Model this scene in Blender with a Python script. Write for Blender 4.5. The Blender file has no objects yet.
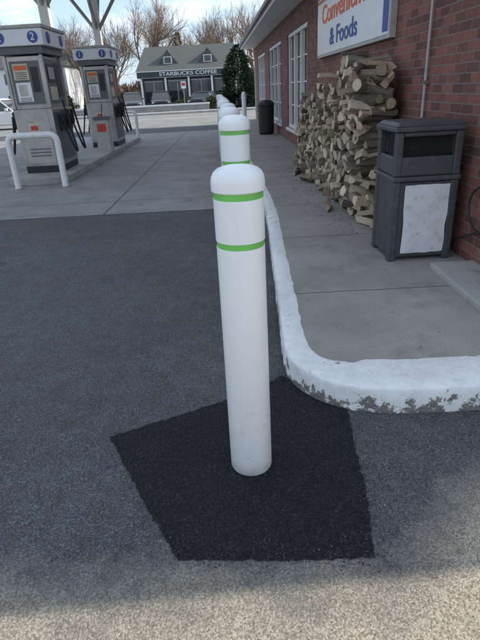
import bpy, math, random
from mathutils import Vector, Matrix, noise
random.seed(7)
scene = bpy.context.scene
R = random.uniform

# ------------------------------------------------------------------ materials
MATS = {}
def newmat(name):
    m = bpy.data.materials.new(name); m.use_nodes = True
    nt = m.node_tree
    b = nt.nodes['Principled BSDF']
    return m, nt, b
def N(nt, t, **kw):
    n = nt.nodes.new(t)
    for k, v in kw.items(): setattr(n, k, v)
    return n
def setin(n, name, v):
    n.inputs[name].default_value = v
def c4(c): return (c[0], c[1], c[2], 1)
def noise_n(nt, vec, scale, detail=4, rough=.55):
    n = N(nt, 'ShaderNodeTexNoise'); setin(n, 'Scale', scale); setin(n, 'Detail', detail); setin(n, 'Roughness', rough)
    nt.links.new(vec, n.inputs['Vector']); return n.outputs['Fac']
def ramp(nt, fac, p0, p1, c0=(0,0,0), c1=(1,1,1)):
    r = N(nt, 'ShaderNodeValToRGB')
    r.color_ramp.elements[0].position = p0; r.color_ramp.elements[1].position = p1
    r.color_ramp.elements[0].color = c4(c0); r.color_ramp.elements[1].color = c4(c1)
    nt.links.new(fac, r.inputs['Fac']); return r.outputs['Color']
def mix(nt, fac, a, b, mode='MIX'):
    m = N(nt, 'ShaderNodeMix', data_type='RGBA', blend_type=mode)
    for i, v in ((0, fac), (6, a), (7, b)):
        if hasattr(v, 'is_linked') or hasattr(v, 'links'): nt.links.new(v, m.inputs[i])
        elif i == 0: m.inputs[0].default_value = v
        else: m.inputs[i].default_value = c4(v)
    return m.outputs[2]
def math_n(nt, op, a, b=None, clamp=False):
    m = N(nt, 'ShaderNodeMath', operation=op); m.use_clamp = clamp
    for i, v in ((0, a), (1, b)):
        if v is None: continue
        if hasattr(v, 'links'): nt.links.new(v, m.inputs[i])
        else: m.inputs[i].default_value = v
    return m.outputs[0]
def bump(nt, b, h, strength=.3, dist=.01):
    bn = N(nt, 'ShaderNodeBump'); setin(bn, 'Strength', strength); setin(bn, 'Distance', dist)
    nt.links.new(h, bn.inputs['Height']); nt.links.new(bn.outputs['Normal'], b.inputs['Normal'])
def objco(nt):
    return N(nt, 'ShaderNodeTexCoord').outputs['Object']

def pbr(name, col, rough=.6, metal=0, var=.12, scale=6, bmp=0, bscale=60, dirt=None, dirtpos=(.55,.7), spec=None):
    if name in MATS: return MATS[name]
    m, nt, b = newmat(name)
    co = objco(nt)
    f = noise_n(nt, co, scale, 4)
    a = tuple(max(0, c*(1-var)) for c in col); d = tuple(min(1, c*(1+var)) for c in col)
    out = ramp(nt, f, .3, .7, a, d)
    if dirt:
        f2 = noise_n(nt, co, scale*2.3, 6, .7)
        out = mix(nt, ramp(nt, f2, dirtpos[0], dirtpos[1]), out, dirt)
    nt.links.new(out, b.inputs['Base Color'])
    setin(b, 'Roughness', rough); setin(b, 'Metallic', metal)
    if spec is not None: setin(b, 'Specular IOR Level', spec)
    if bmp: bump(nt, b, noise_n(nt, co, bscale, 4), bmp, .01)
    MATS[name] = m; return m

def mat_asphalt(name, dark, light, sandy_sunlit=False, vs=170, bstr=.6, chips=1.6):
    m, nt, b = newmat(name); co = objco(nt)
    v = N(nt, 'ShaderNodeTexVoronoi'); setin(v, 'Scale', vs); nt.links.new(co, v.inputs['Vector'])
    sep = N(nt, 'ShaderNodeSeparateColor'); nt.links.new(v.outputs['Color'], sep.inputs[0])
    base = ramp(nt, sep.outputs[0], .1, .95, dark, light)
    base = mix(nt, ramp(nt, sep.outputs[1], .92, .96), base, tuple(min(1, c*chips) for c in light))
    base = mix(nt, ramp(nt, v.outputs['Distance'], .35, .75), base, tuple(c*.6 for c in dark))
    big = noise_n(nt, co, .7, 5, .62)
    base = mix(nt, 1.0, base, ramp(nt, big, .3, .7, (.80,.80,.82), (1.16,1.15,1.13)), 'MULTIPLY')
    mid = noise_n(nt, co, 7, 5, .7)
    base = mix(nt, 1.0, base, ramp(nt, mid, .3, .7, (.82,.82,.82), (1.15,1.15,1.15)), 'MULTIPLY')
    if sandy_sunlit:
        # tan road grit beside the kerb; sunlight painted in along the near strip
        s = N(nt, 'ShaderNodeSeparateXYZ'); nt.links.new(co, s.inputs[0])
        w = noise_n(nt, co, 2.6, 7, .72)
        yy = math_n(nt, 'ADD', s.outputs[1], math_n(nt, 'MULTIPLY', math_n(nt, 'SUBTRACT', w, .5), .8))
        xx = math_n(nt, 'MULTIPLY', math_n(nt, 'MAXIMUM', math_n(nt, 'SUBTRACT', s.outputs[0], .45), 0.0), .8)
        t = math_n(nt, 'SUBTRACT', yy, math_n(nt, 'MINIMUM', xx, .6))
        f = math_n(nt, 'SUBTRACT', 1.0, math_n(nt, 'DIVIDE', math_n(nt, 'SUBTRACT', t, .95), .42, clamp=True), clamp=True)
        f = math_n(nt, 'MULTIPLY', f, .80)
        sand_sunlit = ramp(nt, sep.outputs[2], .05, .95, (.21,.18,.13), (.54,.48,.38))
        base = mix(nt, f, base, sand_sunlit)
        st = noise_n(nt, co, 1.7, 3, .5)
        base = mix(nt, ramp(nt, st, .67, .74, (0,0,0), (.5,.5,.5)), base, (.03,.03,.03))
        st = noise_n(nt, co, 5.3, 4, .6)
        base = mix(nt, ramp(nt, st, .66, .76, (0,0,0), (.4,.4,.4)), base, (.03,.03,.03))
    nt.links.new(base, b.inputs['Base Color'])
    setin(b, 'Roughness', .85); setin(b, 'Specular IOR Level', .3)
    h = math_n(nt, 'SUBTRACT', 1.0, v.outputs['Distance'])
    bump(nt, b, h, bstr, .004)
    return m

def mat_concrete(name, col, jx=None, jy=None, offx=0, offy=0, jw=.006):
    m, nt, b = newmat(name); co = objco(nt)
    f = noise_n(nt, co, 1.3, 6, .65)
    base = ramp(nt, f, .3, .72, tuple(c*.75 for c in col), tuple(c*1.15 for c in col))
    g = noise_n(nt, co, 120, 3, .7)
    base = mix(nt, 1.0, base, ramp(nt, g, .3, .7, (.8,.8,.8), (1.15,1.15,1.15)), 'MULTIPLY')
    st = noise_n(nt, co, 3.1, 5, .7)
    base = mix(nt, ramp(nt, st, .52, .72, (0,0,0), (.6,.6,.6)), base, tuple(c*.45 for c in col))
    sp = noise_n(nt, co, 17, 3, .6)
    base = mix(nt, ramp(nt, sp, .66, .72, (0,0,0), (.5,.5,.5)), base, tuple(c*.35 for c in col))
    s = N(nt, 'ShaderNodeSeparateXYZ'); nt.links.new(co, s.inputs[0])
    wob = math_n(nt, 'MULTIPLY', math_n(nt, 'SUBTRACT', noise_n(nt, co, 8, 4), .5), .02)
    h = g
    for ax, j, o in ((0, jx, offx), (1, jy, offy)):
        if not j: continue
        t = math_n(nt, 'ADD', math_n(nt, 'ADD', s.outputs[ax], o + 100*j), wob)
        md = math_n(nt, 'MODULO', t, j)
        d = math_n(nt, 'ABSOLUTE', math_n(nt, 'SUBTRACT', md, j/2))
        line = ramp(nt, math_n(nt, 'DIVIDE', d, jw*2), .4, .8, (1,1,1), (0,0,0))
        base = mix(nt, math_n(nt, 'MULTIPLY', line, .8), base, tuple(c*.22 for c in col))
        h = math_n(nt, 'SUBTRACT', h, math_n(nt, 'MULTIPLY', line, 1.5))
    nt.links.new(base, b.inputs['Base Color']); setin(b, 'Roughness', .85); setin(b, 'Specular IOR Level', .3)
    bump(nt, b, h, .25, .004)
    return m

def mat_kerbpaint():
    m, nt, b = newmat('kerb_paint'); co = objco(nt)
    a = noise_n(nt, co, 8, 8, .75)
    s = N(nt, 'ShaderNodeSeparateXYZ'); nt.links.new(co, s.inputs[0])
    low = math_n(nt, 'MULTIPLY', math_n(nt, 'SUBTRACT', .12, s.outputs[2]), 1.5)
    low = math_n(nt, 'MAXIMUM', low, 0.0)
    k = ramp(nt, math_n(nt, 'ADD', a, low), .62, .645)
    f = noise_n(nt, co, 25, 5, .7)
    white = ramp(nt, f, .3, .75, (.68,.67,.66), (.82,.82,.81))
    big = noise_n(nt, co, 3, 7, .75)
    white = mix(nt, ramp(nt, big, .50, .72, (0,0,0), (.55,.55,.55)), white, (.45,.42,.38))
    con = ramp(nt, noise_n(nt, co, 90, 4, .7), .3, .7, (.07,.065,.06), (.27,.24,.21))
    nt.links.new(mix(nt, k, white, con), b.inputs['Base Color'])
    setin(b, 'Roughness', .75)
    h = math_n(nt, 'ADD', math_n(nt, 'MULTIPLY', f, .7), math_n(nt, 'MULTIPLY', math_n(nt, 'SUBTRACT', 1.0, k), .5))
    bump(nt, b, h, .6, .006)
    return m

def mat_brick():
    m, nt, b = newmat('red_brick')
    tc = N(nt, 'ShaderNodeTexCoord'); co = tc.outputs['Object']
    s = N(nt, 'ShaderNodeSeparateXYZ'); nt.links.new(co, s.inputs[0])
    sn = N(nt, 'ShaderNodeSeparateXYZ'); nt.links.new(tc.outputs['Normal'], sn.inputs[0])
    k = math_n(nt, 'GREATER_THAN', math_n(nt, 'ABSOLUTE', sn.outputs[0]), .5)
    u = math_n(nt, 'ADD', math_n(nt, 'MULTIPLY', s.outputs[1], k), math_n(nt, 'MULTIPLY', s.outputs[0], math_n(nt, 'SUBTRACT', 1.0, k)))
    cb = N(nt, 'ShaderNodeCombineXYZ'); nt.links.new(u, cb.inputs[0]); nt.links.new(s.outputs[2], cb.inputs[1])
    wn = N(nt, 'ShaderNodeTexNoise'); setin(wn, 'Scale', 30); nt.links.new(co, wn.inputs['Vector'])
    wv = N(nt, 'ShaderNodeVectorMath', operation='MULTIPLY_ADD'); nt.links.new(wn.outputs['Color'], wv.inputs[0]); wv.inputs[1].default_value = (.006,.006,0); nt.links.new(cb.outputs[0], wv.inputs[2])
    br = N(nt, 'ShaderNodeTexBrick'); nt.links.new(wv.outputs[0], br.inputs['Vector'])
    setin(br, 'Scale', 1.0); setin(br, 'Brick Width', .212); setin(br, 'Row Height', .075); setin(br, 'Mortar Size', .006)
    setin(br, 'Mortar Smooth', .3); setin(br, 'Bias', -.1)
    setin(br, 'Color1', (.27,.105,.08,1)); setin(br, 'Color2', (.115,.05,.045,1)); setin(br, 'Mortar', (.22,.18,.16,1))
    n1 = noise_n(nt, co, 40, 4, .7); n2 = noise_n(nt, co, 1.2, 4, .6)
    base = mix(nt, 1.0, br.outputs['Color'], ramp(nt, n1, .3, .7, (.7,.7,.7), (1.25,1.25,1.25)), 'MULTIPLY')
    base = mix(nt, 1.0, base, ramp(nt, n2, .3, .7, (.8,.8,.82), (1.15,1.12,1.1)), 'MULTIPLY')
    nt.links.new(base, b.inputs['Base Color']); setin(b, 'Roughness', .85)
    h = math_n(nt, 'ADD', math_n(nt, 'SUBTRACT', 1.0, br.outputs['Fac']), math_n(nt, 'MULTIPLY', n1, .3))
    bump(nt, b, h, .7, .006)
    return m

def mat_island(name, c0, c1, rough=.9, streak=None, bmp=.4):
    m, nt, b = newmat(name); co = objco(nt)
    g = N(nt, 'ShaderNodeNewGeometry')
    base = ramp(nt, g.outputs['Random Per Island'], 0, 1, c0, c1)
    f = noise_n(nt, co, 70, 4, .7)
    base = mix(nt, 1.0, base, ramp(nt, f, .3, .7, (.65,.65,.65), (1.25,1.25,1.25)), 'MULTIPLY')
    nt.links.new(base, b.inputs['Base Color']); setin(b, 'Roughness', rough)
    bump(nt, b, f, bmp, .01)
    return m

def mat_cover():
    m, nt, b = newmat('bollard_cover_white'); co = objco(nt)
    f = noise_n(nt, co, 4, 5, .6)
    base = ramp(nt, f, .3, .7, (.76,.77,.78), (.83,.83,.83))
    s = N(nt, 'ShaderNodeSeparateXYZ'); nt.links.new(co, s.inputs[0])
    low = math_n(nt, 'SUBTRACT', 1.0, math_n(nt, 'DIVIDE', s.outputs[2], .6, clamp=True), clamp=True)
    sc = noise_n(nt, co, 14, 8, .78)
    scf = ramp(nt, math_n(nt, 'ADD', sc, math_n(nt, 'MULTIPLY', low, .07)), .61, .72, (0,0,0), (.4,.4,.4))
    base = mix(nt, scf, base, (.50,.44,.34))
    mp = N(nt, 'ShaderNodeMapping'); mp.inputs['Scale'].default_value = (30, 30, 2.5); nt.links.new(co, mp.inputs[0])
    st = noise_n(nt, mp.outputs[0], 1.0, 5, .7)
    base = mix(nt, ramp(nt, st, .60, .8, (0,0,0), (.22,.22,.22)), base, (.5,.47,.42))
    gr = math_n(nt, 'SUBTRACT', 1.0, math_n(nt, 'DIVIDE', s.outputs[2], .06, clamp=True), clamp=True)
    base = mix(nt, math_n(nt, 'MULTIPLY', gr, noise_n(nt, co, 25, 4)), base, (.22,.19,.15))
    nt.links.new(base, b.inputs['Base Color']); setin(b, 'Roughness', .36)
    bump(nt, b, noise_n(nt, co, 9, 3), .08, .01)
    return m

M_ASPH = mat_asphalt('asphalt', (.080,.081,.085), (.150,.151,.156), sandy_sunlit=True, bstr=.45)
M_ROAD = mat_asphalt('road_asphalt', (.24,.235,.22), (.36,.35,.33), vs=60, bstr=.3)
M_PATCH = mat_asphalt('fresh_asphalt', (.009,.009,.009), (.026,.025,.024), vs=110, bstr=1.0)
M_APRON = mat_concrete('apron_concrete', (.27,.26,.255), jx=3.2, jy=3.6, offx=.3, offy=.9, jw=.012)
M_WALK = mat_concrete('sidewalk_concrete', (.32,.295,.265), jx=None, jy=1.52, offy=.35)
M_CONC = mat_concrete('plain_concrete', (.38,.365,.34))
M_KERB = mat_kerbpaint()
M_BRICK = mat_brick()
M_COVER = mat_cover()
M_GREEN = pbr('reflective_green', (.16,.50,.10), .4, var=.12, scale=12)
M_WHITE = pbr('white_paint', (.76,.76,.75), .5, var=.05, dirt=(.5,.47,.42), dirtpos=(.6,.85))
M_DIRTYW = pbr('worn_white_paint', (.72,.71,.68), .5, var=.08, scale=9, dirt=(.36,.25,.17), dirtpos=(.58,.70))
M_STEEL = pbr('brushed_steel', (.38,.35,.33), .4, metal=.75, var=.25, scale=3)
M_GREY = pbr('grey_panel', (.12,.12,.12), .5, var=.15)
M_LGREY = pbr('light_grey_panel', (.42,.40,.37), .5, var=.12, dirt=(.25,.23,.2), dirtpos=(.55,.8))
M_BLACK = pbr('black_rubber', (.015,.015,.016), .5, var=.2)
M_DARK = pbr('dark_void', (.01,.01,.01), .9)
M_BIN = pbr('bin_plastic', (.062,.060,.064), .5, var=.2, scale=5, dirt=(.14,.13,.12), dirtpos=(.55,.8), bmp=.12, bscale=180)
M_POSTER = pbr('weathered_poster', (.68,.69,.70), .5, var=.10, scale=7, dirt=(.46,.46,.45), dirtpos=(.54,.70))
M_RED = pbr('red_plastic', (.50,.05,.03), .45, var=.1)
M_ORANGE = pbr('orange_print', (.72,.13,.03), .5, var=.05)
M_BLUE = pbr('blue_print', (.03,.08,.30), .5, var=.1)
M_SIGNW = pbr('sign_white', (.75,.76,.77), .4, var=.04)
M_CREAM = pbr('cream_label', (.55,.50,.38), .5, var=.1)
M_GLASS = pbr('window_glass', (.02,.024,.028), .06, var=.3, spec=.8)
M_SHINGLE = pbr('roof_shingle', (.085,.09,.085), .9, var=.3, scale=14, bmp=.3)
M_SHINGLE2 = pbr('dark_shingle', (.05,.047,.045), .9, var=.3, scale=14, bmp=.3)
M_SHOPWALL = pbr('dark_green_siding', (.045,.06,.055), .7, var=.2)
M_BARK = pbr('winter_bark', (.15,.11,.08), .9, var=.3, scale=3)
M_BARK2 = pbr('winter_bark_tan', (.21,.145,.10), .9, var=.3, scale=3)
M_PINE = mat_island('pine_needles', (.010,.024,.012), (.045,.075,.03), .8)
M_LARCH = mat_island('larch_needles', (.10,.085,.03), (.28,.22,.09), .8)
M_SHRUB = mat_island('shrub_leaves', (.03,.05,.015), (.12,.12,.04), .8)
M_LEAFB = mat_island('brown_leaves', (.14,.08,.04), (.30,.20,.10), .8)
M_LOGBARK = mat_island('log_bark', (.08,.06,.045), (.30,.25,.20), .95, bmp=.8)
M_LOGWOOD = mat_island('split_wood', (.24,.165,.105), (.72,.58,.43), .85, bmp=.5)
M_PEB = mat_island('gravel', (.04,.04,.04), (.22,.20,.18), .9)

# ------------------------------------------------------------------ mesh helper
class MB:
    def __init__(s, name):
        s.name = name; s.v = []; s.f = []; s.mi = []; s.mats = []; s.T = Matrix.Identity(4)
    def m(s, mat):
        if mat not in s.mats: s.mats.append(mat)
        return s.mats.index(mat)
    def add(s, vs, fs, mat):
        o = len(s.v); k = s.m(mat)
        s.v += [tuple(s.T @ Vector(p)) for p in vs]
        for f in fs: s.f.append([i+o for i in f]); s.mi.append(k)
    def box(s, lo, hi, mat, top=None, M=None):
        tx, ty = top if top else (0, 0)
        x0,y0,z0 = lo; x1,y1,z1 = hi
        vs = [(x0,y0,z0),(x1,y0,z0),(x1,y1,z0),(x0,y1,z0),(x0+tx,y0+ty,z1),(x1-tx,y0+ty,z1),(x1-tx,y1-ty,z1),(x0+tx,y1-ty,z1)]
        if M: vs = [tuple(M @ Vector(p)) for p in vs]
        s.add(vs, [(0,3,2,1),(4,5,6,7),(0,1,5,4),(1,2,6,5),(2,3,7,6),(3,0,4,7)], mat)
    def tube(s, pts, rs, mat, seg=8, cap=True):
        pts = [Vector(p) for p in pts]
        if not isinstance(rs, (list, tuple)): rs = [rs]*len(pts)
        vs = []; fs = []
        up = None
        for i, p in enumerate(pts):
            d = (pts[min(i+1, len(pts)-1)] - pts[max(i-1, 0)]).normalized()
            if up is None: up = Vector((0,0,1)) if abs(d.z) < .9 else Vector((1,0,0))
            a = d.cross(up).normalized(); bb = a.cross(d).normalized(); up = bb
            for k in range(seg):
                t = 2*math.pi*k/seg
                vs.append(p + (a*math.cos(t) + bb*math.sin(t))*rs[i])
        for i in range(len(pts)-1):
            for k in range(seg):
                k2 = (k+1) % seg
                fs.append((i*seg+k, (i+1)*seg+k, (i+1)*seg+k2, i*seg+k2))
        if cap:
            fs.append(tuple(range(seg))); n = (len(pts)-1)*seg
            fs.append(tuple(n+k for k in reversed(range(seg))))
        s.add(vs, fs, mat)
    def lathe(s, prof, mat, seg=40, mats=None):
        vs = []
        for r, z in prof:
            for k in range(seg):
                t = 2*math.pi*k/seg; vs.append((r*math.cos(t), r*math.sin(t), z))
        o = len(s.v); s.v += [tuple(s.T @ Vector(p)) for p in vs]
        for i in range(len(prof)-1):
            mm = s.m(mats[i] if mats and mats[i] else mat)
            for k in range(seg):
                k2 = (k+1) % seg
                s.f.append([o+i*seg+k, o+i*seg+k2, o+(i+1)*seg+k2, o+(i+1)*seg+k]); s.mi.append(mm)
        s.f.append([o+(len(prof)-1)*seg+k for k in range(seg)]); s.mi.append(s.m(mat))
    def loft(s, rings, mat, cap=True):
        n = len(rings[0]); vs = [p for r in rings for p in r]; fs = []
        for i in range(len(rings)-1):
            for k in range(n):
                k2 = (k+1) % n
                fs.append((i*n+k, (i+1)*n+k, (i+1)*n+k2, i*n+k2))
        if cap:
            fs.append(tuple(range(n))); fs.append(tuple((len(rings)-1)*n+k for k in reversed(range(n))))
        s.add(vs, fs, mat)
    def obj(s, loc=(0,0,0), rot=0, parent=None, smooth=False, bevel=0, fixn=True):
        me = bpy.data.meshes.new(s.name); me.from_pydata(s.v, [], s.f)
        for mt in s.mats: me.materials.append(mt)
        me.polygons.foreach_set('material_index', s.mi)
        if smooth: me.polygons.foreach_set('use_smooth', [True]*len(me.polygons))
        me.update()
        if fixn:
            import bmesh
            bm = bmesh.new(); bm.from_mesh(me); bmesh.ops.recalc_face_normals(bm, faces=bm.faces); bm.to_mesh(me); bm.free()
        o = bpy.data.objects.new(s.name, me); scene.collection.objects.link(o)
        o.location = loc; o.rotation_euler = (0, 0, rot)
        if parent: o.parent = parent
        if bevel:
            bv = o.modifiers.new('bevel', 'BEVEL'); bv.width = bevel; bv.segments = 2; bv.limit_method = 'ANGLE'; bv.angle_limit = math.radians(40)
        if smooth:
            try:
                me.set_sharp_from_angle(angle=math.radians(40))
            except Exception: pass
        return o
def empty(name, loc=(0,0,0), rot=0):
    e = bpy.data.objects.new(name, None); scene.collection.objects.link(e)
    e.location = loc; e.rotation_euler = (0,0,rot); e.empty_display_size = .2
    return e
def text(name, body, size, mat, parent, loc, rot, extrude=.004, sx=1.0, align='CENTER'):
    cu = bpy.data.curves.new(name, 'FONT'); cu.body = body; cu.size = size; cu.extrude = extrude
    cu.align_x = align; cu.align_y = 'CENTER'; cu.offset = size*.012
    o = bpy.data.objects.new(name, cu); scene.collection.objects.link(o); cu.materials.append(mat)
    o.parent = parent; o.location = loc; o.rotation_euler = rot; o.scale = (sx,1,1)
    return o

# ------------------------------------------------------------------ ground
g = MB('ground'); S = 400
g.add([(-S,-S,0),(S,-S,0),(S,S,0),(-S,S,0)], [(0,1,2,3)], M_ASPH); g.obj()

def catmull(P, step):
    out = []
    n = len(P)
    for i in range(n-1):
        p0 = Vector(P[max(i-1,0)]); p1 = Vector(P[i]); p2 = Vector(P[i+1]); p3 = Vector(P[min(i+2,n-1)])
        k = max(2, int((p2-p1).length/step))
        for j in range(k):
            t = j/k
            out.append(.5*((2*p1)+(-p0+p2)*t+(2*p0-5*p1+4*p2-p3)*t*t+(-p0+3*p1-3*p2+p3)*t**3))
    out.append(Vector(P[-1])); return out

KP = [(-.22,27),(-.03,20),(.17,13),(.31,9),(.37,6.6),(.31,4.6),(.268,3.4),(.243,2.75),(.252,2.53),(.29,2.40),(.38,2.27),(.52,2.165),(.73,2.112),(.95,2.10),(1.3,2.10),(2.2,2.11),(4.9,2.15)]
path = catmull(KP, .03)
k = MB('kerb'); inner = []; rings = []
for i, p in enumerate(path):
    d = (path[min(i+1,len(path)-1)] - path[max(i-1,0)]).normalized()
    nrm = Vector((-d.y, d.x))
    fr = max(0, min(1, (2.95-p.y)/.5)); w = .135 + (.31-.135)*fr*min(1, max(0, (p.x-.2)/.4))
    prof = [(0,-.02),(.002,.05),(.004,.105),(.006,.130),(.010,.141),(.020,.147),(w*.5,.149),(w-.015,.147),(w,.142),(w,.10)]
    ring = []
    for j, (a, z) in enumerate(prof):
        nz = noise.noise(Vector((p.x*9, p.y*9, j*.25)))*.006 if p.y < 9 else 0
        nz2 = noise.noise(Vector((p.x*45, p.y*45, j*.8)))*.003 if p.y < 9 else 0
        ch = 0
        if 2 <= j <= 5 and p.y < 9:
            c_ = noise.noise(Vector((p.x*16+9, p.y*16, 2.0)))
            ch = max(0, c_-.22)*.05
        q = p + nrm*(a + nz + nz2 + ch*.6)
        ring.append((q.x, q.y, z + (nz*.4 if 0 < j < 9 else 0) - ch))
    rings.append(ring); inner.append(p + nrm*(w-.004))
k.loft(rings, M_KERB); k.obj(smooth=True)
sw = MB('sidewalk')
poly = [(p.x, p.y, .1425) for p in inner] + [(4.9, 27, .1425)]
sw.add(poly, [tuple(range(len(poly)))], M_WALK); sw.obj()
pd = MB('concrete_pad'); pd.box((1.56,2.9,.10),(1.92,3.88,.185), M_CONC); pd.obj(bevel=.012)

ap = MB('apron_pavement'); ap.add([(-16,7.15,.004),(.36,7.15,.004),(.30,9,.004),(.2,13,.004),(0,20,.004),(-.1,22.5,.004),(-16,22.5,.004)], [tuple(range(7))], M_APRON); ap.obj()
rd = MB('street'); rd.add([(-150,25.5,.004),(150,25.5,.004),(150,41,.004),(-150,41,.004)], [(0,1,2,3)], M_ROAD); rd.obj()
ln = MB('lane_marking'); 
for y in (34.1, 34.35): ln.add([(-150,y,.008),(150,y,.008),(150,y+.12,.008),(-150,y+.12,.008)], [(0,1,2,3)], M_WHITE)
ln.obj()
fw = MB('far_pavement'); fw.box((-60,41,0),(40,43.2,.13), M_CONC); fw.obj()
lw = MB('low_wall')
lw.box((-30,44.6,0),(-1.8,44.95,.50), M_CONC); lw.box((-30.05,44.55,.502),(-1.75,45.0,.63), M_WHITE); lw.obj()

# fresh asphalt patch
PP = [(-.69,2.03),(-.143,2.285),(.10,2.43),(.22,2.53),(.30,2.43),(.42,2.29),(.53,2.20),(.50,1.9),(.48,1.59),(.45,1.38),(.431,1.258),(.1,1.262),(-.279,1.29),(-.42,1.53)]
pt = MB('asphalt_patch'); pv = []
for i in range(len(PP)):
    a = Vector(PP[i]); b_ = Vector(PP[(i+1)%len(PP)]); n = max(2, int((b_-a).length/.01))
    for j in range(n):
        q = a.lerp(b_, j/n); q += Vector((noise.noise(Vector((q.x*30,q.y*30,0))), noise.noise(Vector((q.x*30,q.y*30,5)))))*.009
        q += Vector((noise.noise(Vector((q.x*110,q.y*110,0))), noise.noise(Vector((q.x*110,q.y*110,5)))))*.006
        pv.append((q.x, q.y, .004))
pt.add(pv, [tuple(range(len(pv)))], M_PATCH); pt.obj()
gv = MB('loose_gravel')
def pebble(x, y, z, r, m=None):
    vs = [(x+r*a*R(.7,1.2), y+r*b*R(.7,1.2), z+r*c*R(.5,.9)) for a,b,c in ((1,0,0),(0,1,0),(-1,0,0),(0,-1,0),(0,0,1),(0,0,-.5))]
    gv.add(vs, [(0,1,4),(1,2,4),(2,3,4),(3,0,4),(1,0,5),(2,1,5),(3,2,5),(0,3,5)], m or M_PEB)
near = [p for p in path if p.y < 5 and p.x < 1.6]
for i in range(3800):
    t = random.random()
    if t < .25:
        p = random.choice(near); d = abs(random.gauss(0,.04)); pebble(p.x - d*.7, p.y - d*.8, .003, R(.0015,.0045))
    elif t < .60:
        a = R(0, len(PP)); i0 = int(a) % len(PP); q = Vector(PP[i0]).lerp(Vector(PP[(i0+1)%len(PP)]), a-int(a))
        pebble(q.x+random.gauss(0,.03), q.y+random.gauss(0,.03), .005, R(.0012,.0035), M_PATCH if random.random() < .75 else M_PEB)
    elif t < .72:
        pebble(R(-.3,.45), 1.26+abs(random.gauss(0,.07)), .005, R(.001,.0025), M_PATCH if random.random() < .3 else M_PEB)
    else:
        pebble(R(-1.6,1.4), R(.6,2.2), .002, R(.001,.003))
gv.obj(fixn=False)

# ------------------------------------------------------------------ bollards
def bollard(x, y, top, base=0, lean=(0,0)):
    r = .0925; H = top - base; b1 = H-.098; b2 = H-.272
    prof = [(r-.004,0),(r-.001,.006),(r-.003,b2-.03),(r-.003,b2-.012),(r-.005,b2-.011),(r-.005,b2+.011),(r-.002,b2+.012),(r-.002,b1-.012),(r-.004,b1-.011),(r-.004,b1+.011),(r-.001,b1+.012),
            (r+.003,b1+.016),(r+.003,H-.05),(r,H-.035),(r-.008,H-.02),(r-.022,H-.009),(r-.045,H-.002),(r-.07,H),(.004,H+.001)]
    mats = [None]*len(prof); mats[4] = M_GREEN; mats[8] = M_GREEN
    b = MB('bollard'); b.lathe(prof, M_COVER, 48, mats)
    o = b.obj(loc=(x,y,base), rot=R(0,6), smooth=True); o.rotation_euler[0] = lean[0]; o.rotation_euler[1] = lean[1]
bollard(.010, 1.79, 1.31, .004)
for x, y, t in ((.012,3.25,1.405),(-.012,4.85,1.40),(-.05,6.45,1.395),(-.10,8.05,1.40),(-.14,9.65,1.40),(-.19,11.25,1.40),(-.24,12.85,1.405),(-.29,14.45,1.41),(-.33,16.05,1.41)):
    bollard(x, y, t, 0, (R(-.008,.008), R(-.008,.008)))
b = MB('bollard'); b.lathe([(.09,0),(.09,1.2),(.07,1.25),(.02,1.27)], M_COVER, 24); b.obj(loc=(.55,22.5,.14), smooth=True)

# ------------------------------------------------------------------ shop building
BO = Vector((1.9, 4.0, 0)); BR = .03
BM = Matrix.Translation(BO) @ Matrix.Rotation(BR, 4, 'Z')
def W(x, y, z=0): return BM @ Vector((x, y, z))
shop = empty('brick_store', BO, BR)
EZ = 3.3; RZ = 9.6  # unseen ridge raised so its shadow reaches across the lot
w = MB('walls')
wins = [(7.9,11.0),(12.4,15.9),(17.4,20.9)]
L = 22.2; y0 = -1.0; YW = -2.30
w.box((0,y0,0),(.3,L,.5), M_BRICK); w.box((0,y0,2.75),(.3,L,EZ), M_BRICK)
cur = y0
for a, b_ in wins + [(L, L)]:
    if a > cur: w.box((0,cur,.5),(.3,a,2.75), M_BRICK)
    cur = b_
def roofz(x): return EZ + (x+.6)*(RZ-EZ)/5.6 if x < 5 else EZ + (10.6-x)*(RZ-EZ)/5.6
for ya, yb, x0 in ((y0, y0+.3, .3), (L-.3, L, .3)):
    pts = [(x0,0),(10,0),(10,roofz(10)-.12),(5,roofz(5)-.12),(x0,roofz(x0)-.12)]
    w.add([(x,ya,z) for x,z in pts]+[(x,yb,z) for x,z in pts], [(0,1,2,3,4),(9,8,7,6,5)]+[(i,(i+1)%5,(i+1)%5+5,i+5) for i in range(5)], M_BRICK)
pts = [(3.1,0),(10,0),(10,roofz(10)-.12),(5,roofz(5)-.12),(3.1,roofz(3.1)-.12)]  # added wing, out of view, placed to cast the near shadow edge
w.add([(x,YW,z) for x,z in pts]+[(x,y0-.002,z) for x,z in pts], [(0,1,2,3,4),(9,8,7,6,5)]+[(i,(i+1)%5,(i+1)%5+5,i+5) for i in range(5)], M_BRICK)
w.box((9.7,y0+.3,0),(10,L-.3,EZ), M_BRICK)
w.obj(parent=shop)
r = MB('roof')
def slope(xa, xb, ya, yb, th=.12):
    r.add([(xa,ya,roofz(xa)-.1),(xb,ya,roofz(xb)-.1),(xb,yb,roofz(xb)-.1),(xa,yb,roofz(xa)-.1),
           (xa,ya,roofz(xa)+.02),(xb,ya,roofz(xb)+.02),(xb,yb,roofz(xb)+.02),(xa,yb,roofz(xa)+.02)],
          [(0,3,2,1),(4,5,6,7),(0,1,5,4),(1,2,6,5),(2,3,7,6),(3,0,4,7)], M_SHINGLE2)
slope(-.62,5,y0-.1,L+.35); slope(5,10.62,y0-.1,L+.35); slope(2.9,5,YW-.1,y0-.102); slope(5,10.62,YW-.1,y0-.102)  # last two slopes roof the added shadow-casting wing
r.obj(parent=shop)
e = MB('eaves')
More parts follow.
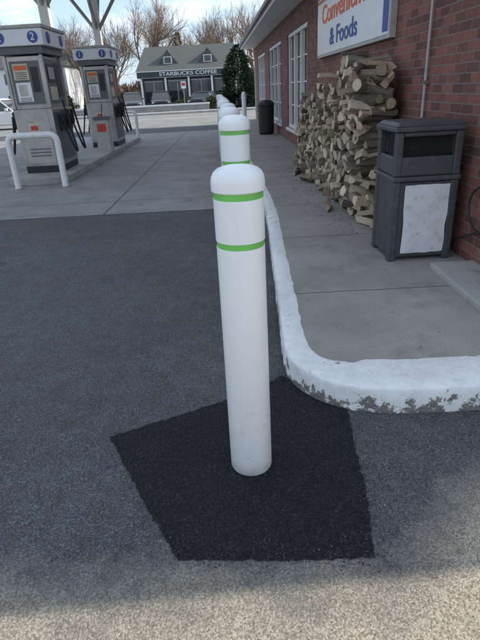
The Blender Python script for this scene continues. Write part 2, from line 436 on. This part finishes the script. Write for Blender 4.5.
e.box((-.58,y0-.08,EZ-.12),(-.002,L+.3,EZ-.09), M_WHITE)
e.box((-.64,y0-.1,EZ-.14),(-.60,L+.32,EZ+.0), M_WHITE)
e.box((-.73,y0-.1,EZ-.06),(-.645,L+.32,EZ+.03), M_GREY)
e.box((-.05,L+.003,0.0),(.12,L+.05,EZ-.12), M_WHITE)
e.obj(parent=shop)
wi = MB('windows')
for a, b_ in wins:
    z0, z1 = .5, 2.75
    wi.box((.13,a,z0),(.15,b_,z1), M_GLASS)
    wi.box((-.05,a-.04,z0-.07),(.1,b_+.04,z0-.002), M_WHITE)
    for z in (z0+.002, z1-.082): wi.box((.03,a+.002,z),(.125,b_-.002,z+.08), M_WHITE)
    n = 3
    for i in range(n+1):
        y = a + (b_-a-.09)*i/n; wi.box((.035,y+.003,z0+.083),(.122,y+.087,z1-.083), M_WHITE)
    for i in range(n):
        ya = a+(b_-a-.09)*i/n+.09; yb = a+(b_-a-.09)*(i+1)/n
        for z in (1.05,1.6,2.15): wi.box((.09,ya,z),(.125,yb,z+.03), M_WHITE)
        ym = (ya+yb)/2
        wi.box((.095,ym-.015,z0+.085),(.12,ym+.015,z1-.085), M_WHITE)
wi.obj(parent=shop)
cd = MB('conduit'); cd.tube([(-.03,1.17,.15),(-.03,1.17,EZ-.13)], .013, M_LGREY, 10)
for z in (.6,1.5,2.4): cd.box((-.05,1.14,z),(-.004,1.20,z+.03), M_STEEL)
cd.obj(parent=shop, smooth=True)
hs = MB('wall_hose'); pts = []
for i in range(40):
    t = i/39*2*math.pi*1.4
    pts.append(tuple(W(-.05-.012*i/39, -.25+.2*math.cos(t+2.2), .62+.17*math.sin(t+2.2))))
pts.append(tuple(W(-.06,.1,.3))); pts.append(tuple(W(-.06,.2,.16)))
hs.tube(pts, .009, M_BLACK, 8); hs.obj(smooth=True)

# store sign
sg = empty('store_sign', W(-.02, 4.3, 0), BR)
p = MB('panel'); ya, yb = -2.1, 2.05
p.box((-.055,ya,1.97),(0.015,yb,3.24), M_LGREY)
p.box((-.062,ya+.04,2.01),(-.056,yb-.04,3.20), M_SIGNW)
p.box((-.068,ya+.05,2.86),(-.064,yb-.05,3.19), M_BLUE)
p.box((-.070,ya+.05,2.79),(-.066,yb-.05,2.83), M_ORANGE)
p.box((-.068,ya+.05,2.04),(-.064,ya+.24,2.77), M_BLUE)
p.obj(parent=sg)
RT = (math.radians(90), 0, math.radians(-90))
text('lettering', 'Convenience', .38, M_ORANGE, sg, (-.066,.1,2.58), RT, sx=1.5)
text('lettering_2', '& Foods', .34, M_BLUE, sg, (-.066,.1,2.22), RT, sx=1.5)
text('lettering_3', 'ENERGY', .30, M_SIGNW, sg, (-.072,.1,3.02), RT, sx=1.6)

# ------------------------------------------------------------------ firewood
fwd = MB('firewood_stack')
def log(c, axis, ln_, r, roll, kind):
    if kind < .8:
        n = 5; span = R(.8,1.9)
        ps = [(-r*.45,-r*.35)] + [(r*math.cos(-span/2+span*i/(n-1))-r*.45, r*math.sin(-span/2+span*i/(n-1))-r*.05) for i in range(n)]
        barkfaces = set(range(1, n))
    else:
        n = 9; ps = [(r*.7*math.cos(2*math.pi*i/n)*R(.9,1.1), r*.7*math.sin(2*math.pi*i/n)*R(.9,1.1)) for i in range(n)]
        barkfaces = set(range(n))
    ps = [(x*R(.85,1.15), y*R(.85,1.15)) for x, y in ps]
    cr, sr = math.cos(roll), math.sin(roll); ps = [(x*cr-y*sr, x*sr+y*cr) for x, y in ps]
    a = Vector(axis).normalized(); u = a.cross(Vector((0,0,1))).normalized(); v = u.cross(a)
    N_ = len(ps); vs = []
    for t in (-.5, -.15, .2, .5):
        o = Vector(c) + a*(ln_*t) + (Vector((R(-.01,.01), R(-.01,.01), R(-.01,.01))) if abs(t) < .4 else Vector((0,0,0)))
        tl = (R(-.12,.12), R(-.12,.12))
        vs += [o + u*x*R(.92,1.08) + v*y*R(.92,1.08) + a*(tl[0]*x+tl[1]*y)*(abs(t) > .4)*2 for x, y in ps]
    vs = [tuple(p_) for p_ in vs]
    bf = []; wf = []
    for s_ in range(3):
        for i in range(N_):
            j = (i+1) % N_
            (bf if i in barkfaces else wf).append((s_*N_+i, s_*N_+j, (s_+1)*N_+j, (s_+1)*N_+i))
    wf += [tuple(reversed(range(N_))), tuple(3*N_+i for i in range(N_))]
    o = len(fwd.v); fwd.v += [tuple(BM @ Vector(q)) for q in vs]
    kb, kw = fwd.m(M_LOGBARK), fwd.m(M_LOGWOOD)
    for f in bf: fwd.f.append([i+o for i in f]); fwd.mi.append(kb)
    for f in wf: fwd.f.append([i+o for i in f]); fwd.mi.append(kw)
def wh(y):
    base = 1.76 if y < 2.9 else (1.64 if y < 3.5 else (1.52 if y < 4.4 else 1.36))
    return base + .07*math.sin(y*5.1) + R(-.05,.05)
y = 1.85
while y < 6.1:
    top = wh(y); z = .14 + R(.04,.07)
    while z < top:
        dep = .50 - .02*(y-1); slump = .10*max(0, 1-(z/.9))
        r_ = R(.055,.105); loose = 1.0 + 1.0*(y < 2.5)
        log((-.03-dep/2-slump+R(-.08,.04), y+R(-.03,.03), z), (1, R(-.28,.28)*loose, R(-.14,.14)*loose), R(.28,.46), r_, R(0,6.3), random.random())
        z += r_*R(.9,1.2)
    y += .118
# short offcuts filling the near end, cut faces towards the walkway and the lot
for i in range(46):
    z = .25+1.42*random.random(); an = random.choice((R(-.5,.5), R(.9,2.2), R(.9,2.2)))
    log((-.52+.44*random.random(), 1.80+R(-.05,.10)-.25*max(0,1-z/.6), z), (math.cos(an), math.sin(an), R(-.35,.35)), R(.20,.32), R(.05,.09), R(0,6.3), random.random())
for i in range(34):
    an = random.choice((R(-.5,.5), R(-.6,.6)+1.2)); t = random.random()
    log((-.50+.42*random.random(), 1.80-.75*t, .20+(1-t)*.62*random.random()), (math.cos(an), math.sin(an), R(-.3,.3)), R(.30,.42), R(.055,.095), R(0,6.3), random.random())
for q in ((-.62,4.2,.19),(-.70,2.2,.19),(-.66,5.0,.18),(-.45,1.25,.2),(-.2,1.3,.19),(-.4,1.45,.30)): log(q, (R(-.6,.6),1,R(-.1,.1)), .4, .07, R(0,6), .5)
fwd.obj()
bc = MB('bark_litter')
for i in range(520):
    q = W(-.62-abs(random.gauss(0,.16)), R(.9,6.4), .147); s_ = R(.004,.018); a = R(0,3.14)
    dx, dy = math.cos(a)*s_, math.sin(a)*s_
    bc.add([(q.x-dx,q.y-dy,q.z),(q.x+dy*.4,q.y-dx*.4,q.z+.003),(q.x+dx,q.y+dy,q.z+.001),(q.x-dy*.4,q.y+dx*.4,q.z+.004)], [(0,1,2,3)], M_LOGBARK)
bc.obj(fixn=False)

# ------------------------------------------------------------------ litter bin
lb = MB('litter_bin')
wx, wy = .265, .24
lb.box((-wx+.01,-wy+.01,.03),(wx-.01,wy-.01,.655), M_BIN)
for sx in (-1,1):
    for sy in (-1,1):
        cx, cy = sx*(wx-.03), sy*(wy-.03)
        lb.box((cx-.033,cy-.033,0.0),(cx+.033,cy+.033,.66), M_BIN)
        lb.box((cx-.031,cy-.031,.70),(cx+.031,cy+.031,1.035), M_BIN)
lb.box((-wx-.012,-wy-.012,.66),(wx+.012,wy+.012,.70), M_BIN)
lb.box((-wx+.055,-wy+.004,.702),(wx-.055,-wy+.03,.85), M_BIN); lb.box((-wx+.055,wy-.03,.702),(wx-.055,wy-.004,.85), M_BIN)
lb.box((-wx+.004,-wy+.055,.702),(-wx+.03,wy-.055,.85), M_BIN); lb.box((wx-.03,-wy+.055,.702),(wx-.004,wy-.055,.85), M_BIN)
lb.box((-wx+.06,-wy+.002,1.0),(wx-.06,-wy+.03,1.034), M_BIN)
lb.box((-wx+.06,-wy+.06,.71),(wx-.06,wy-.06,1.03), M_DARK)
lb.box((-wx-.018,-wy-.018,1.036),(wx+.018,wy+.018,1.075), M_BIN)
lb.box((-wx-.012,-wy-.012,1.076),(wx+.012,wy+.012,1.105), M_BIN, top=(.035,.035))
lb.obj(loc=(1.525,4.31,.142), rot=.03, bevel=.012)
bo = bpy.data.objects['litter_bin']
po = MB('paper_notice')
nx, nz = 10, 12; vs = []
for j in range(nz+1):
    for i in range(nx+1):
        x = -.165+.36*i/nx; zz = .07+.565*j/nz
        vs.append((x+.008*noise.noise(Vector((x*9,zz*9,1))), -wy-.004-.010*abs(noise.noise(Vector((x*7,zz*7,3)))), zz+.008*noise.noise(Vector((x*12,zz*12,8)))))
po.add(vs, [(j*(nx+1)+i, j*(nx+1)+i+1, (j+1)*(nx+1)+i+1, (j+1)*(nx+1)+i) for j in range(nz) for i in range(nx)], M_POSTER)
po.obj(parent=bo, smooth=True, fixn=False)
fb = MB('litter_bin'); fb.lathe([(.2,0),(.25,.05),(.26,.85),(.28,.87),(.28,.90),(.23,.98),(.1,1.03)], M_BLACK, 24); fb.obj(loc=(1.12,17.4,.142), smooth=True)

# ------------------------------------------------------------------ pump island
isl = MB('pump_island')
pr = []
for i in range(12):
    t = math.pi + math.pi*i/11; pr.append((-3.92+.62*math.cos(t), 10.45+.35*math.sin(t)))
for i in range(12):
    t = math.pi*i/11; pr.append((-3.92+.62*math.cos(t), 19.0+.35*math.sin(t)))
isl.loft([[(x,y,0) for x,y in pr],[(x,y,.15) for x,y in pr]], M_CONC); isl.obj(bevel=.02)
def hoop(x0, x1, y, h):
    b = MB('guard_hoop'); r_ = .13; pts = [(x0,y,0),(x0,y,h-r_)]
    for i in range(1,7): t = math.pi/2*i/6; pts.append((x0+r_-r_*math.cos(t), y, h-r_+r_*math.sin(t)))
    for i in range(0,7): t = math.pi/2*i/6; pts.append((x1-r_+r_*math.sin(t), y, h-r_+r_*math.cos(t)))
    pts.append((x1,y,0)); b.tube(pts, .057, M_DIRTYW, 16)
    for x in (x0,x1): b.tube([(x,y,0),(x,y,.02)], .1, M_STEEL, 16)
    b.obj(smooth=True)
hoop(-4.13, -3.23, 9.80, .95); hoop(-4.35, -3.5, 19.8, .95)

def pump(xc, yc, num):
    e = empty('fuel_pump', (xc, yc, .15)); e.scale = (1.04,1,1.09)
    b = MB('cabinet'); hw, hl = .36, .58
    b.box((-hw,-hl,0),(hw,hl,.12), M_BLACK)
    b.box((-hw-.01,-hl-.01,.12),(hw+.01,hl+.01,1.12), M_STEEL)
    b.box((-hw+.03,-hl+.02,1.12),(hw-.03,hl-.02,1.98), M_STEEL)
    for sx in (-1,1):
        for sy in (-1,1): b.box((sx*(hw-.02)-.03, sy*(hl-.02)-.03, 1.122),(sx*(hw-.02)+.03, sy*(hl-.02)+.03, 1.998), M_STEEL)
    b.box((-hw-.05,-hl-.06,2.0),(hw+.05,hl+.06,2.12), M_GREY)
    b.obj(parent=e, bevel=.01)
    t = MB('topper')
    t.box((-hw-.12,-hl-.12,2.122),(hw+.12,hl+.12,2.38), M_SIGNW); t.box((-hw-.14,-hl-.14,2.382),(hw+.14,hl+.14,2.44), M_LGREY)
    t.obj(parent=e, bevel=.015)
    f = MB('panels')
    yf = -hl-.012
    f.box((-.27,yf-.006,.18),(.27,yf-.002,1.08), M_LGREY)
    f.box((-.27,yf+.02,1.20),(.27,yf+.03,1.90), M_GREY)
    f.box((-.22,yf+.012,1.60),(.06,yf+.018,1.86), M_CREAM); f.box((-.20,yf+.008,1.76),(.04,yf+.010,1.83), M_ORANGE)
    for q_ in range(4): f.box((-.19,yf+.008,1.62+.03*q_),(.02,yf+.010,1.632+.03*q_), M_GREY)
    f.box((-.22,yf+.012,1.24),(.06,yf+.018,1.56), M_SIGNW); f.box((-.17,yf+.008,1.34),(-.02,yf+.010,1.52), M_STEEL)
    for q_ in range(3): f.box((-.19,yf+.008,1.25+.025*q_),(.03,yf+.010,1.26+.025*q_), M_GREY)
    f.box((.10,yf+.012,1.40),(.23,yf+.018,1.80), M_BLACK)
    f.box((-.13,yf-.012,.60),(.07,yf-.008,.88), M_CREAM)
    f.box((-.10,yf-.016,.76),(.04,yf-.014,.84), M_RED)
    for zz in (.3,.36,.42): f.box((-.2,yf-.012,zz),(.2,yf-.008,zz+.02), M_GREY)
    for sx in (-1, 1):
        def q(xa, ya, za, yb, zb, m):
            x0_, x1_ = sorted((sx*xa, sx*(xa+.006))); f.box((x0_,ya,za),(x1_,yb,zb), m)
        q(hw-.025,-.46,1.2,.46,1.93, M_GREY)
        q(hw-.017,-.38,1.55,.05,1.85, M_BLACK); q(hw-.010,-.34,1.6,.0,1.8, M_LGREY)
        q(hw-.017,.12,1.3,.40,1.88, M_RED if num == '1' else M_BLACK)
        q(hw-.017,-.38,1.25,.05,1.48, M_CREAM)
        q(hw+.013,-.46,.2,.46,1.05, M_GREY)
        for y_ in (-.3, 0, .3):
            xa = sx*(hw+.02)
            f.box((min(xa,xa+sx*.07),y_-.05,.72),(max(xa,xa+sx*.07),y_+.05,1.0), M_BLACK)
            f.box((min(xa+sx*.07,xa+sx*.13),y_-.025,.82),(max(xa+sx*.07,xa+sx*.13),y_+.025,1.08), M_BLACK)
    f.obj(parent=e)
    h = MB('hoses')
    for sx in (-1,1):
        for y_ in (-.3,.3):
            pts = []
            for i in range(17):
                s_ = i/16
                pts.append((sx*(hw+.12+.16*math.sin(math.pi*s_)), y_+.22*(s_-.5)+.0, 1.0-.78*math.sin(math.pi*s_)**.8 + .25*s_))
            h.tube(pts, .02, M_BLACK, 8)
    h.obj(parent=e, smooth=True)
    d = MB('number_disc')
    for x in (-.3, .3): d.tube([(x,-hl-.124,2.25),(x,-hl-.134,2.25)], .09, M_BLUE, 24)
    for y_ in (-.4,.4): d.tube([(hw+.124,y_,2.25),(hw+.134,y_,2.25)], .09, M_BLUE, 24)
    d.obj(parent=e)
    for i, x in enumerate((-.3,.3)):
        text('number_%d' % i, num, .16, M_SIGNW, e, (x,-hl-.137,2.25), (math.radians(90),0,0), extrude=.001)
pump(-3.93, 11.4, '2'); pump(-3.80, 16.4, '1')
st = MB('service_stand'); st.box((-.18,-.18,0),(.18,.18,.80), M_LGREY); st.box((-.2,-.2,.802),(.2,.2,.88), M_GREY); st.box((-.12,-.186,.5),(.12,-.182,.7), M_RED)
st.tube([(0,0,.85),(.05,0,1.2)], .012, M_BLACK, 8); st.obj(loc=(-3.55,14.8,.15), bevel=.01)
cn = empty('station_canopy', (-3.95, 14, 0))
c = MB('columns')
CZ = 4.95
for y_ in (-1.2, 3.6):
    c.box((-.10,y_-.10,.15),(.10,y_+.10,CZ), M_WHITE)
    for s1 in (-1,1):
        c.tube([(0,y_,3.3),(s1*1.2,y_,CZ)], .05, M_LGREY, 8)
        c.tube([(0,y_,3.3),(0,y_+s1*1.2,CZ)], .05, M_LGREY, 8)
c.box((-2.2,-6,CZ+.002),(2.2,4.9,CZ+.1), M_LGREY)
c.obj(parent=cn)
c = MB('fascia'); f0 = CZ-.12; f1 = CZ+.6
c.box((-2.4,-6.2,f0),(2.4,-6.02,f1), M_SIGNW); c.box((-2.4,4.92,f0),(2.4,5.1,f1), M_SIGNW)
c.box((-2.4,-6.018,f0),(-2.22,4.918,f1), M_SIGNW); c.box((2.22,-6.018,f0),(2.4,4.918,f1), M_SIGNW)
c.box((-2.2,-6,f1-.15),(2.2,4.9,f1-.1), M_LGREY); c.obj(parent=cn)

# ------------------------------------------------------------------ coffee shop
cs = empty('coffee_shop', (-4.4, 60, 0))
b = MB('walls'); b.box((-5.2,0,0),(5.2,8,3.3), M_SHOPWALL)
b.obj(parent=cs)
def prism(b, x0, x1, ya, yb, z0, zr, m, along='x', over=.3):
    if along == 'x':
        ym = (ya+yb)/2
        b.add([(x0,ya-over,z0),(x1,ya-over,z0),(x1,yb+over,z0),(x0,yb+over,z0),(x0+.6,ym,zr),(x1-.6,ym,zr)], [(0,3,2,1),(0,1,5,4),(2,3,4,5),(1,2,5),(3,0,4)], m)
    else:
        xm = (x0+x1)/2
        b.add([(x0,ya,z0),(x1,ya,z0),(xm,ya,zr),(x0,yb,z0),(x1,yb,z0),(xm,yb,zr)], [(0,1,2),(5,4,3),(0,2,5,3),(1,4,5,2),(0,3,4,1)], m)
b = MB('roof'); prism(b, -5.6, 5.6, 0, 8, 3.62, 6.2, M_SHINGLE)
prism(b, -3.4, -.9, .8, 4, 4.1, 5.7, M_SHINGLE, 'y'); prism(b, .9, 3.4, .8, 4, 4.1, 5.7, M_SHINGLE, 'y')
b.obj(parent=cs)
b = MB('trim')
b.box((-5.5,-.35,3.0),(5.5,-.05,3.6), M_SHOPWALL); b.box((-5.55,-.40,3.56),(5.55,-.0,3.64), M_WHITE); b.box((-5.5,-.38,2.95),(5.5,-.04,3.0), M_LGREY)
for x in (-5.1,-2.5,0,2.5,5.1): b.box((x-.1,-.3,0),(x+.1,-.1,2.95), M_WHITE)
for x0 in (-3.4, .9):
    b.box((x0+.25,.75,4.15),(x0+2.25,.79,4.25), M_WHITE); b.box((x0+.8,.70,4.3),(x0+1.7,.74,5.0), M_WHITE); b.box((x0+.9,.66,4.37),(x0+1.6,.69,4.93), M_GLASS)
b.obj(parent=cs)
b = MB('windows')
for i in range(4):
    x = -4.8+2.55*i; b.box((x,-.06,.6),(x+2.0,-.02,2.6), M_GLASS); b.box((x-.05,-.08,2.6),(x+2.05,-.005,2.68), M_LGREY)
    b.box((x+.97,-.08,.6),(x+1.03,-.065,2.6), M_LGREY)
b.obj(parent=cs)
text('lettering', 'STARBUCKS COFFEE', .50, M_SIGNW, cs, (0,-.37,3.28), (math.radians(90),0,0), sx=1.35)

hb = empty('white_house', (-27, 72, 0))
b = MB('walls'); b.box((-6,0,0),(6,8,5.2), M_WHITE); b.obj(parent=hb)
b = MB('roof'); prism(b, -6.4, 6.4, 0, 8, 5.22, 8, M_SHINGLE); b.obj(parent=hb)
b = MB('windows')
for x in (-4.5,-1.5,1.5,4.5):
    for z in (.9,3.4): b.box((x-.45,-.04,z),(x+.45,-.01,z+1.2), M_GLASS)
b.obj(parent=hb)

# ------------------------------------------------------------------ vehicles
def car(name, loc, rot, paint, suv=True):
    b = MB(name); H = 1.68 if suv else 1.45; belt = 1.02 if suv else .92
    def ring(y, zl, zh, hw):
        c = .06
        return [(-hw,y,zl+c),(-hw+c,y,zl),(hw-c,y,zl),(hw,y,zl+c),(hw,y,zh-c*2),(hw-c*1.6,y,zh),(-hw+c*1.6,y,zh),(-hw,y,zh-c*2)]
    b.loft([ring(-2.32,.42,.72,.72),ring(-2.22,.28,.84,.86),ring(-1.9,.25,belt-.1,.91),ring(-1.15,.24,belt,.92),ring(1.9,.24,belt+.03,.92),ring(2.2,.3,belt,.88),ring(2.3,.42,belt-.1,.8)], paint)
    def cab(z, ya, yb, hw): return [(-hw,ya,z),(hw,ya,z),(hw,yb,z),(-hw,yb,z)]
    b.loft([cab(belt-.01,-1.2,2.1,.86), cab(H-.1,-.45,1.75,.69)], M_GLASS)
    b.loft([cab(H-.099,-.5,1.8,.715), cab(H-.03,-.4,1.7,.66), cab(H,-.2,1.5,.5)], paint)
    for sx in (-1,1):
        for (ya, yt) in ((-1.22,-.47),(.25,.35),(1.2,1.1),(2.1,1.77)):
            b.tube([(sx*.865,ya,belt-.02),(sx*.70,yt,H-.08)], .035, paint, 6)
        for y_ in (-1.42,1.4):
            b.tube([(sx*.72,y_,.34),(sx*.94,y_,.34)], .34, M_BLACK, 20); b.tube([(sx*.90,y_,.34),(sx*.95,y_,.34)], .2, M_STEEL, 14)
        b.box((sx*.66-.17,-2.31,.62),(sx*.66+.17,-2.2,.76), M_SIGNW)
        b.box((sx*.74-.1,2.2,.7),(sx*.74+.1,2.32,.95), M_RED)
        b.box((sx*.98-.08,-1.0,belt),(sx*.98+.08,-.85,belt+.14), paint)
    b.box((-.42,-2.345,.5),(.42,-2.3,.7), M_BLACK); b.box((-.7,-2.34,.3),(.7,-2.2,.4), M_BLACK)
    b.box((-.16,-2.36,.42),(.16,-2.348,.52), M_SIGNW)
    b.obj(loc=loc, rot=rot, smooth=False, bevel=.02)
P_BLK = pbr('car_paint_black', (.02,.02,.025), .2, var=.1); P_GRY = pbr('car_paint_grey', (.06,.065,.075), .25, var=.1)
P_BLU = pbr('car_paint_blue', (.04,.06,.11), .25, var=.1); P_WHT = pbr('car_paint_white', (.7,.7,.7), .3, var=.05)
car('parked_suv', (-9.3,52,0), .15, P_GRY); car('parked_suv', (-6.7,53,0), .1, P_BLK)
car('parked_car', (-2.6,51.5,0), -.2, P_BLK, False); car('parked_suv', (-12.0,53,0), .1, P_BLU)
car('parked_suv', (-13.6,32,0), 1.5, P_WHT); car('parked_car', (-20.5,50,0), .1, P_BLK, False); car('parked_suv', (-17.5,50,0), .1, P_GRY)

# ------------------------------------------------------------------ vegetation
def tree_mesh(name, seed, h, mat, depth=6):
    rnd = random.Random(seed); b = MB(name)
    def grow(p, d, ln_, r_, lv):
        n = 3 if lv < 3 else 2
        pts = [p]; rs = [r_]; q = p; dd = d
        for i in range(n):
            dd = (dd + Vector((rnd.gauss(0,.12), rnd.gauss(0,.12), rnd.gauss(.03,.06)))).normalized()
            q = q + dd*ln_/n; pts.append(q); rs.append(r_*(1-.42*(i+1)/n))
        b.tube(pts, rs, mat, 7 if lv == 0 else (5 if lv < 3 else 3), cap=False)
        if lv >= depth: return
        kids = rnd.choice((3,4)) if lv < 4 else 3
        for i in range(kids):
            t = 1.0 if i == 0 else rnd.uniform(.35,1)
            idx = min(n-1, int(t*n)); base = pts[idx].lerp(pts[idx+1], t*n-idx if t < 1 else 1)
            a = rnd.uniform(0, 6.28); sp = rnd.uniform(.2,.5) if i == 0 else rnd.uniform(.4,.9)
            ax = dd.orthogonal().normalized(); ax.rotate(Matrix.Rotation(a, 3, dd))
            nd = (dd*math.cos(sp)+ax*math.sin(sp)); nd.z += .2; nd.normalize()
            grow(base, nd, ln_*rnd.uniform(.64,.82), max(.006, r_*.56 if i else r_*.64), lv+1)
    grow(Vector((0,0,-.1)), Vector((0,0,1)), h*.27, h*.017, 0)
    zt = max(v[2] for v in b.v); sc = h/zt
    b.v = [(v[0]*sc, v[1]*sc, v[2]*sc) for v in b.v]
    return b.obj(fixn=False, smooth=True)
protos = [tree_mesh('bare_tree', 11+i, 12, M_BARK if i % 2 else M_BARK2, 6) for i in range(3)]
spots = [(-12.0,76,1.22),(-16.5,80,1.0),(-9.5,84,1.05),(-4.5,84,.9),(-.8,82,1.1),(2.6,80,1.15),(-20,76,.9),(-25,82,1.0),(-31,78,1.0),(-37,84,1.1),(-43,88,1.1),(-7.0,92,.95),(.8,90,1.15),(6,84,1.1),(-2.5,95,1.0),(-29,95,1.1),(-50,80,1.0),(11,80,1.1),(-18.5,90,1.1),(-34,92,1.1),(-11.3,88,1.15)]
for i, (x, y, s_) in enumerate(spots):
    if i < 3: o = protos[i]
    else:
        o = bpy.data.objects.new('bare_tree', protos[i % 3].data); scene.collection.objects.link(o)
    o.location = (x,y,0); o.scale = (s_*.9,s_*.9,s_*R(.95,1.05)); o.rotation_euler = (0,0,R(0,6.28))

def foliage(name, loc, fn, count, size, mat, trunk=None):
    b = MB(name)
    if trunk: b.tube([(0,0,0),(0,0,trunk)], [.16,.03], M_BARK, 8)
    for i in range(count):
        p, d = fn()
        p = Vector(p); d = Vector(d).normalized(); sd = d.cross(Vector((R(-1,1),R(-1,1),R(-1,1)))).normalized()
        s_ = size*R(.6,1.4)
        b.add([tuple(p-sd*s_*.3), tuple(p+d*s_), tuple(p+sd*s_*.3), tuple(p-d*s_*.3)], [(0,1,2,3)], mat)
    return b.obj(loc=loc, fixn=False)
def conifer(h, rr, seed=0):
    def fn():
        while True:
            lev = random.random(); a = R(0,6.283)
            lump = 1 + .7*noise.noise(Vector((math.cos(a)*1.8+seed, math.sin(a)*1.8, lev*7+seed)))
            rmax = rr*(1-lev)**.65*lump + .06
            if random.random() < .15 + .85*(1-lev): break
        q = (.35+.65*random.random()**.6)*rmax; z = h*(.04+.96*lev)
        return (q*math.cos(a), q*math.sin(a), z - q*.15 + R(-.08,.08)), (math.cos(a)+R(-.5,.5), math.sin(a)+R(-.5,.5), R(-.3,.5))
    return fn
foliage('pine_tree', (.80,50,0), conifer(5.0,2.2,3), 12000, .19, M_PINE, 4.6)
foliage('larch_tree', (-6.6,76,0), conifer(8.6,1.5,8), 3500, .25, M_LARCH, 8)
foliage('pine_tree', (-23,70,0), conifer(8,2.4,5), 7000, .3, M_PINE, 7.5)
def blob(rx, ry, rz, seed):
    def fn():
        a = R(0,6.28); u = R(-.2,1); rad = math.sqrt(max(0,1-u*u)); k_ = R(.6,1.0)*(1+.35*noise.noise(Vector((math.cos(a)*2+seed, math.sin(a)*2, u*2))))
        return (rx*k_*rad*math.cos(a), ry*k_*rad*math.sin(a), rz*(.15+.85*max(0,u*k_))), (R(-1,1),R(-1,1),R(0,1))
    return fn
foliage('shrub', (-1.2,47,0), blob(1.2,.8,1.1,3), 2200, .12, M_SHRUB)
foliage('shrub', (-4.4,57.8,0), blob(1.8,.6,.9,5), 1800, .12, M_SHRUB)
foliage('shrub', (-14.5,47,0), blob(1.6,.8,.9,9), 1800, .12, M_LEAFB)
foliage('shrub', (-13.5,38,0), blob(1.0,.8,.8,12), 1500, .12, M_SHRUB)
def woods():
    x = R(-95,60); h = 3.6+1.8*noise.noise(Vector((x*.12,0,0)))+1.4*noise.noise(Vector((x*.6,3,0)))
    return (x, R(0,10), R(0,1)**1.3*max(1,h)), (R(-.5,.5),R(-.5,.5),1)
foliage('distant_woods', (0,104,0), woods, 26000, .7, mat_island('winter_thicket', (.08,.055,.04), (.26,.18,.12)))

sgn = MB('parking_sign'); sgn.tube([(0,0,0),(0,0,2.3)], .03, M_STEEL, 8); sgn.box((-.2,-.04,1.75),(.2,-.032,2.3), M_SIGNW); sgn.box((-.15,-.046,1.95),(.15,-.042,2.2), M_RED); sgn.obj(loc=(-3.9,46.5,0))
ul = MB('utility_pole'); ul.tube([(0,0,0),(0,0,9.5)], [.16,.11], M_BARK, 10); ul.box((-1.1,-.06,8.7),(1.1,.06,8.82), M_BARK)
for x in (-1,-.4,.4,1): ul.tube([(x,0,8.82),(x,0,8.98)], .05, M_LGREY, 6)
ul.obj(loc=(-13.4,43.8,0))
wr = MB('overhead_wires')
for x in (-1,-.4,.4,1):
    for x1 in (-60,35):
        pts = [(-13.4+(x1+13.4)*i/20, 43.8+x*.2, 9.0-1.0*4*(i/20)*(1-i/20)) for i in range(21)]
        wr.tube(pts, .012, M_BLACK, 4)
wr.obj()

# ------------------------------------------------------------------ light, sky, camera
EL = math.radians(33); AZ = math.radians(86)
sd = Vector((math.sin(AZ)*math.cos(EL), math.cos(AZ)*math.cos(EL), math.sin(EL)))
l = bpy.data.lights.new('sun', 'SUN'); l.energy = 5; l.angle = math.radians(.3); l.color = (1,.91,.77)
lo = bpy.data.objects.new('sun', l); scene.collection.objects.link(lo); lo.rotation_euler = sd.to_track_quat('Z','Y').to_euler(); lo.location = (30,0,30)
wd = bpy.data.worlds.new('World'); scene.world = wd; wd.use_nodes = True; nt = wd.node_tree
bg = nt.nodes['Background']
sk = N(nt, 'ShaderNodeTexSky', sky_type='NISHITA'); sk.sun_disc = False; sk.sun_elevation = EL; sk.sun_rotation = AZ; sk.air_density = 1.0; sk.dust_density = 1.0; sk.ozone_density = 1.0
tc = N(nt, 'ShaderNodeTexCoord'); mp = N(nt, 'ShaderNodeMapping'); mp.inputs['Scale'].default_value = (1,1,2.6)
nt.links.new(tc.outputs['Generated'], mp.inputs[0])
f = noise_n(nt, mp.outputs[0], 4.6, 8, .6)
cl = ramp(nt, f, .46, .66, (0,0,0), (.9,.9,.9))
haze = mix(nt, .5, sk.outputs[0], (5.6,7.6,10.2))
out = mix(nt, cl, haze, (9.6,9.9,10.4))
nt.links.new(out, bg.inputs['Color']); bg.inputs['Strength'].default_value = .15

cam = bpy.data.cameras.new('camera'); co_ = bpy.data.objects.new('camera', cam); scene.collection.objects.link(co_)
right = Vector((.9987,-.01815,-.0488)); up = Vector((.0519,.4203,.9060)); back = right.cross(up).normalized(); up = back.cross(right).normalized(); right.normalize()
mt = Matrix((right, up, back)).transposed().to_4x4(); mt.translation = (0,0,1.55); co_.matrix_world = mt
cam.sensor_fit = 'VERTICAL'; cam.sensor_height = 36; cam.lens = 28.1; cam.clip_end = 1500; cam.clip_start = .05
scene.camera = co_
scene.view_settings.view_transform = 'Standard'; scene.view_settings.look = 'None'; scene.view_settings.exposure = 0
